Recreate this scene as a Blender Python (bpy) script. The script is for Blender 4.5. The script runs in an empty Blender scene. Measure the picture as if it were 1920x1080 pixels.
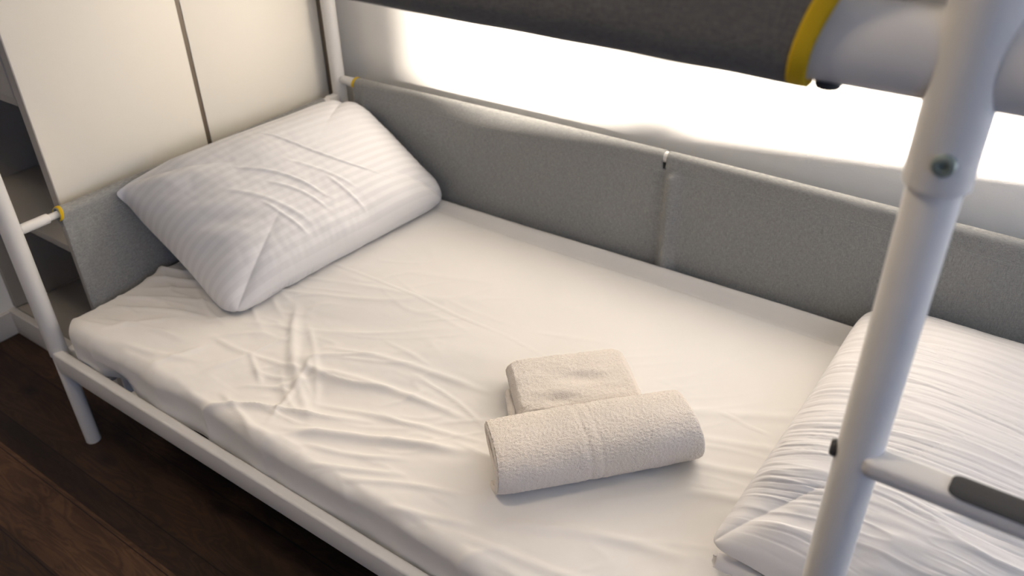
import bpy, bmesh, math, random
import numpy as np
from mathutils import Vector, Matrix
random.seed(7)
S = bpy.context.scene
COL = S.collection

# ------------------------------------------------------------------ camera
cam_d = bpy.data.cameras.new('camera')
cam = bpy.data.objects.new('camera', cam_d)
COL.objects.link(cam)
S.camera = cam
CR = Vector((0.816984, 0.576355, -0.018778)); CU = Vector((-0.302807, 0.456486, 0.836617)); CF = Vector((-0.490760, 0.677817, -0.547466))
M4 = Matrix(((CR.x, CU.x, -CF.x, 1.7005), (CR.y, CU.y, -CF.y, -0.6147), (CR.z, CU.z, -CF.z, 1.3890), (0, 0, 0, 1)))
cam.matrix_world = M4
cam_d.sensor_width = 36.0
cam_d.lens = 1562.57 / 1920 * 36.0
cam_d.clip_start = 0.02
cam_d.dof.use_dof = True
cam_d.dof.focus_distance = 1.30
cam_d.dof.aperture_fstop = 4.5

# ------------------------------------------------------------------ light
S.view_settings.view_transform = 'Standard'
S.view_settings.look = 'None'
S.view_settings.gamma = 1
S.view_settings.use_curve_mapping = False
S.view_settings.exposure = 0.46
world = bpy.data.worlds.new('world'); S.world = world
world.use_nodes = True
bg = world.node_tree.nodes['Background']
bg.inputs[0].default_value = (0.72, 0.85, 1.0, 1); bg.inputs[1].default_value = 0.7

def lamp(name, kind, loc, direction, energy, color, **kw):
    d = bpy.data.lights.new(name, kind); d.energy = energy; d.color = color
    for k, v in kw.items(): setattr(d, k, v)
    o = bpy.data.objects.new(name, d); COL.objects.link(o)
    o.location = loc
    o.rotation_euler = Vector(direction).to_track_quat('-Z', 'Y').to_euler()
    return o
BETA = math.radians(25)
lamp('sun', 'SUN', (4, 0, 2), (-math.cos(BETA), math.sin(BETA), -0.062), 37.0, (1.0, 0.885, 0.75), angle=math.radians(4.0))
# daylight through the window in the added partition at the foot of the bed
lamp('window_daylight', 'AREA', (2.15, 0.43, 1.30), (-1, 0.0, -0.25), 2.0, (0.45, 0.65, 1.0), shape='RECTANGLE', size=0.7, size_y=1.0)
# blue fill light added at the far wall, no opening behind it
lamp('far_fill_light', 'AREA', (3.57, -1.25, 1.25), (-1, 0.20, -0.10), 12.5, (0.30, 0.52, 1.0), shape='RECTANGLE', size=1.1, size_y=1.2)

# warm fill light added by the unseen wall across the room
lamp('front_fill_light', 'AREA', (0.6, -2.55, 1.35), (0, 1, -0.05), 0.3, (1.0, 0.80, 0.60), shape='RECTANGLE', size=1.6, size_y=1.2)

# warm fill light added overhead, in front of the bed
lamp('overhead_fill_light', 'AREA', (0.7, -0.45, 2.45), (0, 0, -1), 9.0, (1.0, 0.82, 0.61), shape='DISK', size=0.35)

# ------------------------------------------------------------------ helpers
def nodes_mat(name, color, rough=0.6, metallic=0.0, spec=0.5):
    m = bpy.data.materials.new(name); m.use_nodes = True
    b = m.node_tree.nodes['Principled BSDF']
    b.inputs['Base Color'].default_value = (*color, 1)
    b.inputs['Roughness'].default_value = rough
    b.inputs['Metallic'].default_value = metallic
    b.inputs['Specular IOR Level'].default_value = spec
    return m, m.node_tree, b
def N(t, kind, **kw):
    n = t.nodes.new(kind)
    for k, v in kw.items():
        if k.startswith('i_'): n.inputs[k[2:].replace('_', ' ')].default_value = v
        else: setattr(n, k, v)
    return n
def L(t, a, b): t.links.new(a, b)
def noise_mat(name, color, rough=0.6, scale=200, bump=0.1, dist=0.001, var=0.03, spec=0.5, detail=3, sheen=0.0):
    m, t, b = nodes_mat(name, color, rough, spec=spec)
    tc = N(t, 'ShaderNodeTexCoord')
    nz = N(t, 'ShaderNodeTexNoise'); nz.inputs['Scale'].default_value = scale; nz.inputs['Detail'].default_value = detail
    L(t, tc.outputs['Object'], nz.inputs['Vector'])
    r = N(t, 'ShaderNodeMapRange'); r.inputs['To Min'].default_value = 1 - var; r.inputs['To Max'].default_value = 1 + var
    L(t, nz.outputs['Fac'], r.inputs['Value'])
    mul = N(t, 'ShaderNodeVectorMath', operation='SCALE'); mul.inputs[0].default_value = color
    L(t, r.outputs[0], mul.inputs['Scale']); L(t, mul.outputs[0], b.inputs['Base Color'])
    if bump:
        bp = N(t, 'ShaderNodeBump'); bp.inputs['Strength'].default_value = bump; bp.inputs['Distance'].default_value = dist
        L(t, nz.outputs['Fac'], bp.inputs['Height']); L(t, bp.outputs[0], b.inputs['Normal'])
    if sheen:
        b.inputs['Sheen Weight'].default_value = sheen; b.inputs['Sheen Roughness'].default_value = 0.5
    return m

def mesh_obj(name, verts, faces, mat, parent=None, smooth=True, uv=None):
    me = bpy.data.meshes.new(name)
    me.from_pydata([tuple(map(float, v)) for v in verts], [], [tuple(int(i) for i in f) for f in faces])
    if uv is not None:
        ul = me.uv_layers.new(name='UVMap')
        idx = np.zeros(len(me.loops), dtype=np.int32); me.loops.foreach_get('vertex_index', idx)
        ul.data.foreach_set('uv', np.asarray(uv, dtype=np.float32)[idx].ravel())
    me.materials.append(mat)
    me.polygons.foreach_set('use_smooth', [smooth] * len(me.polygons))
    me.update()
    o = bpy.data.objects.new(name, me); COL.objects.link(o)
    if parent is not None:
        o.parent = parent
        o.matrix_parent_inverse = parent.matrix_world.inverted()
    return o
def fix_normals(o):
    bm = bmesh.new(); bm.from_mesh(o.data); bmesh.ops.recalc_face_normals(bm, faces=bm.faces); bm.to_mesh(o.data); bm.free()
    return o
def empty(name, loc):
    o = bpy.data.objects.new(name, None); COL.objects.link(o); o.location = loc; o.empty_display_size = 0.1
    o.matrix_world = Matrix.Translation(loc)
    return o
def tag(o, label=None, cat=None, group=None, kind=None):
    if label: o['label'] = label
    if cat: o['category'] = cat
    if group: o['group'] = group
    if kind: o['kind'] = kind
    return o
class MB:
    """collects pieces into one mesh"""
    def __init__(self): self.v = []; self.f = []
    def add(self, v, f):
        n = len(self.v); self.v += [tuple(map(float, p)) for p in v]; self.f += [tuple(int(i) + n for i in q) for q in f]
    def box(self, lo, hi, bev=0.0):
        bm = bmesh.new(); bmesh.ops.create_cube(bm, size=1)
        for v in bm.verts: v.co = Vector([(lo[i] + hi[i]) / 2 + v.co[i] * (hi[i] - lo[i]) for i in range(3)])
        if bev: bmesh.ops.bevel(bm, geom=list(bm.edges), offset=bev, segments=3, affect='EDGES', profile=0.5)
        bm.verts.index_update(); self.add([v.co for v in bm.verts], [[v.index for v in f.verts] for f in bm.faces]); bm.free()
    def tube(self, pts, r, seg=32, ry=None, up=(0, 0, 1), rnd=0.0):
        """swept tube with caps through pts; r may be a list; ry = second radius"""
        pts = [Vector(p) for p in pts]; n = len(pts)
        rs = r if isinstance(r, (list, tuple)) else [r] * n
        rings = []
        for i, p in enumerate(pts):
            t = (pts[min(i + 1, n - 1)] - pts[max(i - 1, 0)]).normalized()
            u = Vector(up)
            if abs(t.dot(u)) > 0.95: u = Vector((1, 0, 0))
            a = t.cross(u).normalized(); b = a.cross(t).normalized()
            q = (ry / rs[0]) if ry else 1.0
            rings.append([p + a * math.cos(k * 2 * math.pi / seg) * rs[i] + b * math.sin(k * 2 * math.pi / seg) * rs[i] * q for k in range(seg)])
        v = [c for g in rings for c in g]; f = []
        for i in range(n - 1):
            for k in range(seg):
                f.append((i * seg + k, i * seg + (k + 1) % seg, (i + 1) * seg + (k + 1) % seg, (i + 1) * seg + k))
        f.append(tuple(range(seg))[::-1]); f.append(tuple((n - 1) * seg + k for k in range(seg)))
        self.add(v, f)
    def pill(self, a, b, r, seg=32, bev=0.003):
        """straight tube with softly rounded ends"""
        a = Vector(a); b = Vector(b); d = (b - a).normalized()
        P = [a + d * bev * (1 - math.cos(math.pi / 2 * k / 4)) for k in range(5)]
        R = [r - bev * (1 - math.sin(math.pi / 2 * k / 4)) for k in range(5)]
        P2 = [b - d * bev * (1 - math.cos(math.pi / 2 * k / 4)) for k in range(5)][::-1]
        self.tube(P + P2, R + R[::-1], seg)
    def build(self, name, mat, parent=None, smooth=True, angle=40):
        o = mesh_obj(name, self.v, self.f, mat, parent, smooth)
        fix_normals(o)
        if smooth:
            bm = bmesh.new(); bm.from_mesh(o.data)
            for e in bm.edges:
                if len(e.link_faces) == 2 and e.calc_face_angle(0) > math.radians(angle): e.smooth = False
            bm.to_mesh(o.data); bm.free()
        return o
def box(name, lo, hi, mat, parent=None, bev=0.0):
    m = MB(); m.box(lo, hi, bev); return m.build(name, mat, parent, smooth=bev > 0)

# vectorised gradient noise
_rng = np.random.default_rng(11)
_perm = np.concatenate([_rng.permutation(256)] * 3)
_g = _rng.normal(size=(256, 3)); _g /= np.linalg.norm(_g, axis=1)[:, None]
def pn(x, y, z=0.0):
    x, y, z = np.broadcast_arrays(np.asarray(x, float), np.asarray(y, float), np.asarray(z, float))
    xi = np.floor(x).astype(int); yi = np.floor(y).astype(int); zi = np.floor(z).astype(int)
    xf = x - xi; yf = y - yi; zf = z - zi
    fu = lambda t: t * t * t * (t * (t * 6 - 15) + 10)
    u, v, w = fu(xf), fu(yf), fu(zf)
    def c(a, b, d):
        h = _perm[_perm[_perm[(xi + a) & 255] + ((yi + b) & 255)] + ((zi + d) & 255)]
        g = _g[h]
        return g[..., 0] * (xf - a) + g[..., 1] * (yf - b) + g[..., 2] * (zf - d)
    l = lambda a, b, t: a + (b - a) * t
    return l(l(l(c(0,0,0), c(1,0,0), u), l(c(0,1,0), c(1,1,0), u), v), l(l(c(0,0,1), c(1,0,1), u), l(c(0,1,1), c(1,1,1), u), v), w) * 1.6
def fbm(x, y, z=0.0, o=4):
    s = 0; a = 1.0
    for k in range(o): s = s + a * pn(x * 2**k + 17 * k, y * 2**k + 5 * k, z * 2**k); a *= 0.5
    return s
def ridged(x, y, z=0.0): return 1 - np.abs(pn(x, y, z)) * 2
def sstep(a, b, x):
    t = np.clip((x - a) / (b - a), 0, 1); return t * t * (3 - 2 * t)
def grid_faces(nu, nv, closed_u=False):
    i = np.arange(nu if closed_u else nu - 1); j = np.arange(nv - 1)
    I, J = np.meshgrid(i, j, indexing='ij'); I2 = (I + 1) % nu
    return np.stack([I * nv + J, I2 * nv + J, I2 * nv + J + 1, I * nv + J + 1], -1).reshape(-1, 4)
def crease(X, Y, x0, y0, x1, y1, w, h, bend=0.0, kind='ridge'):
    """height of one fold running from (x0,y0) to (x1,y1)"""
    dx, dy = x1 - x0, y1 - y0; l = math.hypot(dx, dy); tx, ty = dx / l, dy / l
    s = ((X - x0) * tx + (Y - y0) * ty) / l
    d = -(X - x0) * ty + (Y - y0) * tx
    d = d - bend * np.sin(np.clip(s, 0, 1) * math.pi)
    env = sstep(-0.12, 0.18, s) * (1 - sstep(0.75, 1.12, s))
    if kind == 'ridge': return h * np.exp(-(d / w) ** 2) * env
    if kind == 'step': return h * (1 / (1 + np.exp(-d / (w * 0.3)))) * np.exp(-(np.clip(d, 0, 1) / (w * 6)) ** 2) * env
    return h * (np.exp(-(d / w) ** 2) - 0.8 * np.exp(-((d - 1.6 * w) / w) ** 2)) * env

# ------------------------------------------------------------------ materials
M = {}
M['metal'] = noise_mat('white_powder_coat', (0.76, 0.745, 0.73), 0.42, 900, 0.03, 0.0003, 0.008)
M['screw'] = nodes_mat('zinc_screw', (0.30, 0.37, 0.35), 0.35, 0.5)[0]
M['dark_plastic'] = noise_mat('dark_plastic', (0.035, 0.035, 0.04), 0.5, 300, 0.05, 0.0003)
M['pad'] = noise_mat('anti_slip_pad', (0.055, 0.055, 0.055), 0.85, 900, 0.5, 0.0006, 0.15)
M['panel'] = noise_mat('cream_panel', (0.91, 0.865, 0.775), 0.45, 6, 0.0, 0, 0.01)
M['panel_edge'] = nodes_mat('grey_edge', (0.36, 0.34, 0.32), 0.6)[0]
M['strip'] = nodes_mat('brown_grey_profile_and_shade', (0.16, 0.125, 0.09), 0.45, 0.2)[0]
M['interior'] = noise_mat('grey_interior', (0.34, 0.32, 0.29), 0.7, 40, 0.05, 0.001)
M['plinth'] = noise_mat('white_baseboard', (0.62, 0.60, 0.58), 0.55, 30, 0.0, 0, 0.01)
M['yellow'] = noise_mat('yellow_binding', (0.64, 0.42, 0.004), 0.8, 900, 0.6, 0.0006, 0.12)
M['added_white'] = nodes_mat('added_frame_white', (0.8, 0.8, 0.8), 0.4)[0]

def wall_mat():
    m, t, b = nodes_mat('painted_plaster', (0.92, 0.91, 0.89), 0.85)
    tc = N(t, 'ShaderNodeTexCoord')
    nz = N(t, 'ShaderNodeTexNoise'); nz.inputs['Scale'].default_value = 260; nz.inputs['Detail'].default_value = 5
    L(t, tc.outputs['Object'], nz.inputs['Vector'])
    bp = N(t, 'ShaderNodeBump'); bp.inputs['Strength'].default_value = 0.35; bp.inputs['Distance'].default_value = 0.0012
    L(t, nz.outputs['Fac'], bp.inputs['Height']); L(t, bp.outputs[0], b.inputs['Normal'])
    return m
M['wall'] = wall_mat()

def fabric_mat(name, color, light, scale=1.0):
    """melange canvas: crossing slubby threads"""
    m, t, b = nodes_mat(name, color, 0.9, spec=0.2)
    tc = N(t, 'ShaderNodeTexCoord')
    outs = []
    for sc in ((120, 120, 1900), (1900, 1900, 120)):
        mp = N(t, 'ShaderNodeMapping'); mp.inputs['Scale'].default_value = [s * scale for s in sc]
        L(t, tc.outputs['Object'], mp.inputs['Vector'])
        nz = N(t, 'ShaderNodeTexNoise'); nz.inputs['Scale'].default_value = 1.0; nz.inputs['Detail'].default_value = 2
        L(t, mp.outputs[0], nz.inputs['Vector']); outs.append(nz.outputs['Fac'])
    ad = N(t, 'ShaderNodeMath', operation='ADD'); L(t, outs[0], ad.inputs[0]); L(t, outs[1], ad.inputs[1])
    r = N(t, 'ShaderNodeMapRange'); r.inputs['From Min'].default_value = 0.72; r.inputs['From Max'].default_value = 1.28
    L(t, ad.outputs[0], r.inputs['Value'])
    mx = N(t, 'ShaderNodeMix', data_type='RGBA'); mx.inputs[6].default_value = (*color, 1); mx.inputs[7].default_value = (*light, 1)
    L(t, r.outputs[0], mx.inputs[0]); L(t, mx.outputs[2], b.inputs['Base Color'])
    bp = N(t, 'ShaderNodeBump'); bp.inputs['Strength'].default_value = 0.2; bp.inputs['Distance'].default_value = 0.0004
    L(t, ad.outputs[0], bp.inputs['Height']); L(t, bp.outputs[0], b.inputs['Normal'])
    b.inputs['Sheen Weight'].default_value = 0.15
    return m
M['fabric'] = fabric_mat('grey_melange_canvas', (0.18, 0.185, 0.19), (0.385, 0.385, 0.375))
M['fabric_shaded'] = fabric_mat('grey_canvas_in_shade', (0.10, 0.097, 0.092), (0.20, 0.192, 0.175))  # same grey canvas, with the shade of its unlit side in the colour
M['thread'] = nodes_mat('grey_thread', (0.42, 0.42, 0.40), 0.8)[0]

def linen_mat(name, color, stripe=0.0, freq=55.0, axis=1):
    m, t, b = nodes_mat(name, color, 0.78, spec=0.25)
    tc = N(t, 'ShaderNodeTexCoord')
    nz = N(t, 'ShaderNodeTexNoise'); nz.inputs['Scale'].default_value = 1400; nz.inputs['Detail'].default_value = 2
    L(t, tc.outputs['Object'], nz.inputs['Vector'])
    h = nz.outputs['Fac']
    b.inputs['Sheen Weight'].default_value = 0.12
    if stripe:
        sp = N(t, 'ShaderNodeSeparateXYZ'); L(t, tc.outputs['UV'], sp.inputs[0])
        mu = N(t, 'ShaderNodeMath', operation='MULTIPLY'); mu.inputs[1].default_value = freq * 2 * math.pi
        L(t, sp.outputs[axis], mu.inputs[0])
        sn = N(t, 'ShaderNodeMath', operation='SINE'); L(t, mu.outputs[0], sn.inputs[0])
        r = N(t, 'ShaderNodeMapRange'); r.inputs['From Min'].default_value = -0.25; r.inputs['From Max'].default_value = 0.25
        L(t, sn.outputs[0], r.inputs['Value'])
        mx = N(t, 'ShaderNodeMix', data_type='RGBA')
        mx.inputs[6].default_value = (*color, 1); mx.inputs[7].default_value = (*[c * (1 - stripe) for c in color], 1)
        L(t, r.outputs[0], mx.inputs[0]); L(t, mx.outputs[2], b.inputs['Base Color'])
        rr = N(t, 'ShaderNodeMapRange'); rr.inputs['To Min'].default_value = 0.45; rr.inputs['To Max'].default_value = 0.85
        L(t, r.outputs[0], rr.inputs['Value']); L(t, rr.outputs[0], b.inputs['Roughness'])
    bp = N(t, 'ShaderNodeBump'); bp.inputs['Strength'].default_value = 0.12; bp.inputs['Distance'].default_value = 0.0004
    L(t, h, bp.inputs['Height']); L(t, bp.outputs[0], b.inputs['Normal'])
    return m
M['sheet'] = linen_mat('white_cotton_sheet', (0.785, 0.765, 0.745))
M['case'] = linen_mat('striped_satin_pillowcase', (0.86, 0.83, 0.81), 0.05, 1.0)
M['terry'] = noise_mat('terry_cloth', (0.93, 0.85, 0.77), 0.95, 750, 0.9, 0.0025, 0.08, spec=0.1, detail=3, sheen=0.4)
M['core'] = noise_mat('mattress_cover', (0.5, 0.5, 0.5), 0.9, 300, 0.2, 0.001)

def floor_mat():
    m, t, b = nodes_mat('dark_oak_planks', (0.03, 0.02, 0.013), 0.5)
    tc = N(t, 'ShaderNodeTexCoord')
    sp = N(t, 'ShaderNodeSeparateXYZ'); L(t, tc.outputs['Object'], sp.inputs[0])
    rows = [-2.6, -1.5, -1.3, -1.1, -0.95, -0.80, -0.66, -0.53, -0.40, -0.272, -0.142, -0.075, 0.058, 0.19, 0.32, 0.45, 0.58, 0.71, 0.84]
    tones = [.5,.7,.45,.6,.8,.5,.65,.9,.45, 1.25, .36, .46, .55, .42, .62, .5, .7, .45, .6]
    mr = N(t, 'ShaderNodeMapRange'); mr.inputs['From Min'].default_value = -2.7; mr.inputs['From Max'].default_value = 1.1
    L(t, sp.outputs[1], mr.inputs['Value'])
    cr = N(t, 'ShaderNodeValToRGB'); cr.color_ramp.interpolation = 'CONSTANT'
    e = cr.color_ramp.elements
    e[0].position = 0; e[0].color = (tones[0],) * 3 + (1,)
    e[1].position = (rows[1] + 2.7) / 3.8; e[1].color = (tones[1],) * 3 + (1,)
    for rr, tt in zip(rows[2:], tones[2:]):
        q = e.new((rr + 2.7) / 3.8); q.color = (tt, tt, tt, 1)
    L(t, mr.outputs[0], cr.inputs[0])
    # seams
    prev = None
    for rr in rows[5:15]:
        sb = N(t, 'ShaderNodeMath', operation='SUBTRACT'); sb.inputs[1].default_value = rr; L(t, sp.outputs[1], sb.inputs[0])
        ab = N(t, 'ShaderNodeMath', operation='ABSOLUTE'); L(t, sb.outputs[0], ab.inputs[0])
        if prev is None: prev = ab.outputs[0]
        else:
            mn = N(t, 'ShaderNodeMath', operation='MINIMUM'); L(t, prev, mn.inputs[0]); L(t, ab.outputs[0], mn.inputs[1]); prev = mn.outputs[0]
    seam = N(t, 'ShaderNodeMapRange'); seam.inputs['From Min'].default_value = 0.0004; seam.inputs['From Max'].default_value = 0.0016
    L(t, prev, seam.inputs['Value'])
    # grain, different in every row
    row_off = N(t, 'ShaderNodeMath', operation='MULTIPLY'); row_off.inputs[1].default_value = 37.0; L(t, cr.outputs[0], row_off.inputs[0])
    cb = N(t, 'ShaderNodeCombineXYZ'); L(t, row_off.outputs[0], cb.inputs[2])
    va = N(t, 'ShaderNodeVectorMath', operation='ADD'); L(t, tc.outputs['Object'], va.inputs[0]); L(t, cb.outputs[0], va.inputs[1])
    mp = N(t, 'ShaderNodeMapping'); mp.inputs['Scale'].default_value = (3.0, 16.0, 1.0); L(t, va.outputs[0], mp.inputs['Vector'])
    n1 = N(t, 'ShaderNodeTexNoise'); n1.inputs['Scale'].default_value = 1.5; n1.inputs['Detail'].default_value = 6; n1.inputs['Distortion'].default_value = 1.2
    L(t, mp.outputs[0], n1.inputs['Vector'])
    wv = N(t, 'ShaderNodeMath', operation='MULTIPLY'); wv.inputs[1].default_value = 42.0; L(t, n1.outputs['Fac'], wv.inputs[0])
    sn = N(t, 'ShaderNodeMath', operation='SINE'); L(t, wv.outputs[0], sn.inputs[0])
    g = N(t, 'ShaderNodeMapRange'); g.inputs['From Min'].default_value = -1; g.inputs['To Min'].default_value = 0.72; g.inputs['To Max'].default_value = 1.2
    L(t, sn.outputs[0], g.inputs['Value'])
    n2 = N(t, 'ShaderNodeTexNoise'); n2.inputs['Scale'].default_value = 0.9; n2.inputs['Detail'].default_value = 4; L(t, mp.outputs[0], n2.inputs['Vector'])
    g2 = N(t, 'ShaderNodeMapRange'); g2.inputs['From Min'].default_value = 0.3; g2.inputs['From Max'].default_value = 0.7; g2.inputs['To Min'].default_value = 0.55; g2.inputs['To Max'].default_value = 1.6
    L(t, n2.outputs['Fac'], g2.inputs['Value'])
    # knots
    mk = N(t, 'ShaderNodeMapping'); mk.inputs['Scale'].default_value = (4.0, 7.5, 1.0); L(t, va.outputs[0], mk.inputs['Vector'])
    vo = N(t, 'ShaderNodeTexVoronoi'); vo.inputs['Scale'].default_value = 1.15; L(t, mk.outputs[0], vo.inputs['Vector'])
    kn = N(t, 'ShaderNodeMapRange'); kn.inputs['From Min'].default_value = 0.05; kn.inputs['From Max'].default_value = 0.20; kn.inputs['To Min'].default_value = 0.22
    L(t, vo.outputs['Distance'], kn.inputs['Value'])
    v = cr.outputs[0]
    for o in (seam.outputs[0], g.outputs[0], g2.outputs[0], kn.outputs[0]):
        mm = N(t, 'ShaderNodeMath', operation='MULTIPLY'); L(t, v, mm.inputs[0]); L(t, o, mm.inputs[1]); v = mm.outputs[0]
    sc = N(t, 'ShaderNodeVectorMath', operation='SCALE'); sc.inputs[0].default_value = (0.060, 0.030, 0.016)
    L(t, v, sc.inputs['Scale']); L(t, sc.outputs[0], b.inputs['Base Color'])
    bp = N(t, 'ShaderNodeBump'); bp.inputs['Strength'].default_value = 0.25; bp.inputs['Distance'].default_value = 0.001
    L(t, v, bp.inputs['Height']); L(t, bp.outputs[0], b.inputs['Normal'])
    b.inputs['Roughness'].default_value = 0.55; b.inputs['Specular IOR Level'].default_value = 0.3
    return m
M['floor'] = floor_mat()

# ------------------------------------------------------------------ the room
XL, XR, YF, YB, ZC = -0.60, 2.16, -2.60, 1.00, 2.55
def struct(o): return tag(o, kind='structure')
XF, YJ = 3.60, 0.03                                      # the room widens in front of the bed
struct(box('floor', (XL - .1, YF - .1, -0.08), (XF + .1, YB + .1, 0), M['floor']))
struct(box('ceiling', (XL - .1, YF - .1, ZC), (XF + .1, YB + .1, ZC + .1), M['wall']))
struct(box('wall_back', (XL - .1, YB, 0), (XF + .1, YB + .1, ZC), M['wall']))
struct(box('wall_left', (XL - .1, YF, 0), (XL, YB, ZC), M['wall']))
M['bounce_brown'] = noise_mat('bounce_cutting_brown', (0.22, 0.165, 0.12), 0.8, 40, 0.05, 0.001)  # unseen wall, made brown to cut and warm the bounced light
struct(box('wall_front', (XL - .1, YF - .1, 0), (XF + .1, YF, ZC), M['bounce_brown']))
WY0, WY1, WZ0, WZ1 = 0.082, 0.795, 0.745, 2.05           # window in the added partition at the foot of the bed
w = MB()
w.box((XR, YJ, 0), (XR + .1, WY0, ZC)); w.box((XR, WY1, 0), (XR + .1, YB, ZC))
w.box((XR, WY0, 0), (XR + .1, WY1, WZ0)); w.box((XR, WY0, WZ1), (XR + .1, WY1, ZC))
struct(w.build('added_foot_partition', M['wall'], smooth=False))  # unseen partition added to shape the sun patch on the back wall
w = MB(); w.box((XF, YF, 0), (XF + .1, -.60, ZC)); w.box((XF, .16, 0), (XF + .1, YB, ZC)); w.box((XF, -.60, 0), (XF + .1, .16, .78)); w.box((XF, -.60, 2.2), (XF + .1, .16, ZC))
struct(w.build('wall_far_right', M['wall'], smooth=False))
w = MB()
w.box((XR + .03, WY0 - .002, WZ0), (XR + .07, WY0 + .025, WZ1)); w.box((XR + .03, WY1 - .025, WZ0), (XR + .07, WY1 + .002, WZ1))
w.box((XR + .03, WY0, WZ0), (XR + .07, WY1, WZ0 + .02)); w.box((XR + .03, WY0, WZ1 - .02), (XR + .07, WY1, WZ1))
w.box((XR + .03, 0.385, WZ0), (XR + .07, 0.420, WZ1))
struct(w.build('added_partition_window', M['added_white'], smooth=False))
w = MB()                                                  # unseen frame added around the blue fill light
for lo, hi in (((XF - .02, -1.87, .58), (XF - .001, -1.80, 1.92)), ((XF - .02, -.70, .58), (XF - .001, -.63, 1.92)),
               ((XF - .02, -1.87, .58), (XF - .001, -.63, .65)), ((XF - .02, -1.87, 1.85), (XF - .001, -.63, 1.92))):
    w.box(lo, hi)
struct(w.build('far_fill_frame', M['added_white'], smooth=False))
w = MB()                                                  # unseen frame added around the warm front fill light
for lo, hi in (((-.27, YF, .68), (-.2, YF + .02, 2.02)), ((1.4, YF, .68), (1.47, YF + .02, 2.02)),
               ((-.27, YF, .68), (1.47, YF + .02, .75)), ((-.27, YF, 1.95), (1.47, YF + .02, 2.02))):
    w.box(lo, hi)
struct(w.build('front_fill_frame', M['added_white'], smooth=False))
struct(box('baseboard_left', (XL, YF, 0), (XL + .015, 0.135, 0.075), M['plinth'], bev=.003))
struct(box('baseboard_back', (-.05, YB - .015, 0), (XR, YB, 0.075), M['plinth'], bev=.003))

# ------------------------------------------------------------------ wardrobe
PX = -0.055                                               # plane of its cream side
wr = empty('wardrobe', (-0.33, 0.55, 0))
tag(wr, 'tall cream panelled wardrobe with open grey shelf nook, behind the head of the bed', 'wardrobe')
box('side_panel', (PX - .006, .134, .02), (PX, .5265, 2.3), M['panel'], wr, .0015)
box('side_panel', (PX - .006, .5385, .02), (PX, .945, 2.3), M['panel'], wr, .0015)
tag(box('divider_and_shade_strip', (PX - .006, .5268, .02), (PX - .002, .5382, 2.3), M['strip'], wr), 'brown grey strip between the two cream panels')
tag(box('divider_and_shade_strip', (PX - .03, .9455, .02), (PX - .004, .9975, 2.3), M['strip'], wr), 'dark strip standing in for the shaded gap beside the back wall')  # shade of the gap by the wall, put in as a dark strip
box('inner_panel', (PX - .036, .136, .02), (PX - .0065, .944, 2.3), M['panel_edge'], wr)
box('back_panel', (XL + .019, .42, .08), (PX - .036, .435, 2.3), M['interior'], wr)
box('inner_panel', (XL + .001, .15, .08), (XL + .018, .9, 2.3), M['interior'], wr)
for z, h in ((.447, .018), (.797, .018), (1.25, .018), (1.7, .018)):
    box('shelf', (XL + .019, .135, z - h), (PX - .037, .418, z), M['interior'], wr, .001)
tag(box('fascia', (XL + .019, .133, .798), (PX - .037, .15, 1.1), M['panel_edge'], wr), 'grey board closing the upper shelf')
box('plinth', (XL + .001, .13, .001), (PX - .037, .15, .078), M['plinth'], wr, .002)
box('bottom_board', (XL + .019, .151, .06), (PX - .037, .418, .078), M['interior'], wr)

# ------------------------------------------------------------------ bunk bed
WD, LEN = 0.939, 2.03
bed = empty('bunk_bed', (LEN / 2, WD / 2, 0))
tag(bed, 'white metal bunk bed with grey fabric side guards and yellow edging', 'bunk bed')

def bolt(loc, n, parent, r=.0085, mat='screw', h=.004):
    """round head with a hexagonal socket"""
    n = Vector(n).normalized(); a = n.orthogonal().normalized(); b = n.cross(a); loc = Vector(loc)
    mb = MB(); prof = [(r, 0), (r, h * .45), (r * .88, h * .85), (r * .66, h), (r * .48, h), (r * .42, h * .35)]
    v = []; seg = 24
    for q, z in prof:
        for k in range(seg):
            t = 2 * math.pi * k / seg; v.append(loc + a * math.cos(t) * q + b * math.sin(t) * q + n * z)
    f = [(i * seg + k, i * seg + (k + 1) % seg, (i + 1) * seg + (k + 1) % seg, (i + 1) * seg + k) for i in range(len(prof) - 1) for k in range(seg)]
    f.append(tuple((len(prof) - 1) * seg + k for k in range(seg))); f.append(tuple(range(seg))[::-1])
    mb.add(v, f); return mb.build('bolt', M[mat], parent)

def post(x, y, low=.017, r=.0195, sleeve=True, zt=1.62, zj=.262, zs=1.118):
    m = MB()
    m.pill((x, y, 0), (x, y, zj + .02), low)
    m.pill((x, y, zj), (x, y, zs + .03), r, 40)
    if sleeve: m.pill((x, y, zs), (x, y, zt), .0235, 48, .002)
    else: m.pill((x, y, zs), (x, y, zt), r)
    return m.build('post', M['metal'], bed)
p_fl = post(0, 0)
p_bl = post(-0.004, WD)
p_fr = post(LEN, 0)
p_br = post(LEN, WD)
p_in = post(1.633, 0, low=.0195)                          # inner post that carries the ladder rungs
bolt((1.637, -.0232, 1.143), (.05, -1, 0), p_in, .0082)
bolt((1.6145, -.004, .853), (-1, -.15, 0), p_in, .0085, 'dark_plastic', .0055)
bolt((-.0185, -.006, .575), (-1, -.3, 0), p_fl, .006, 'dark_plastic', .006)

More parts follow.
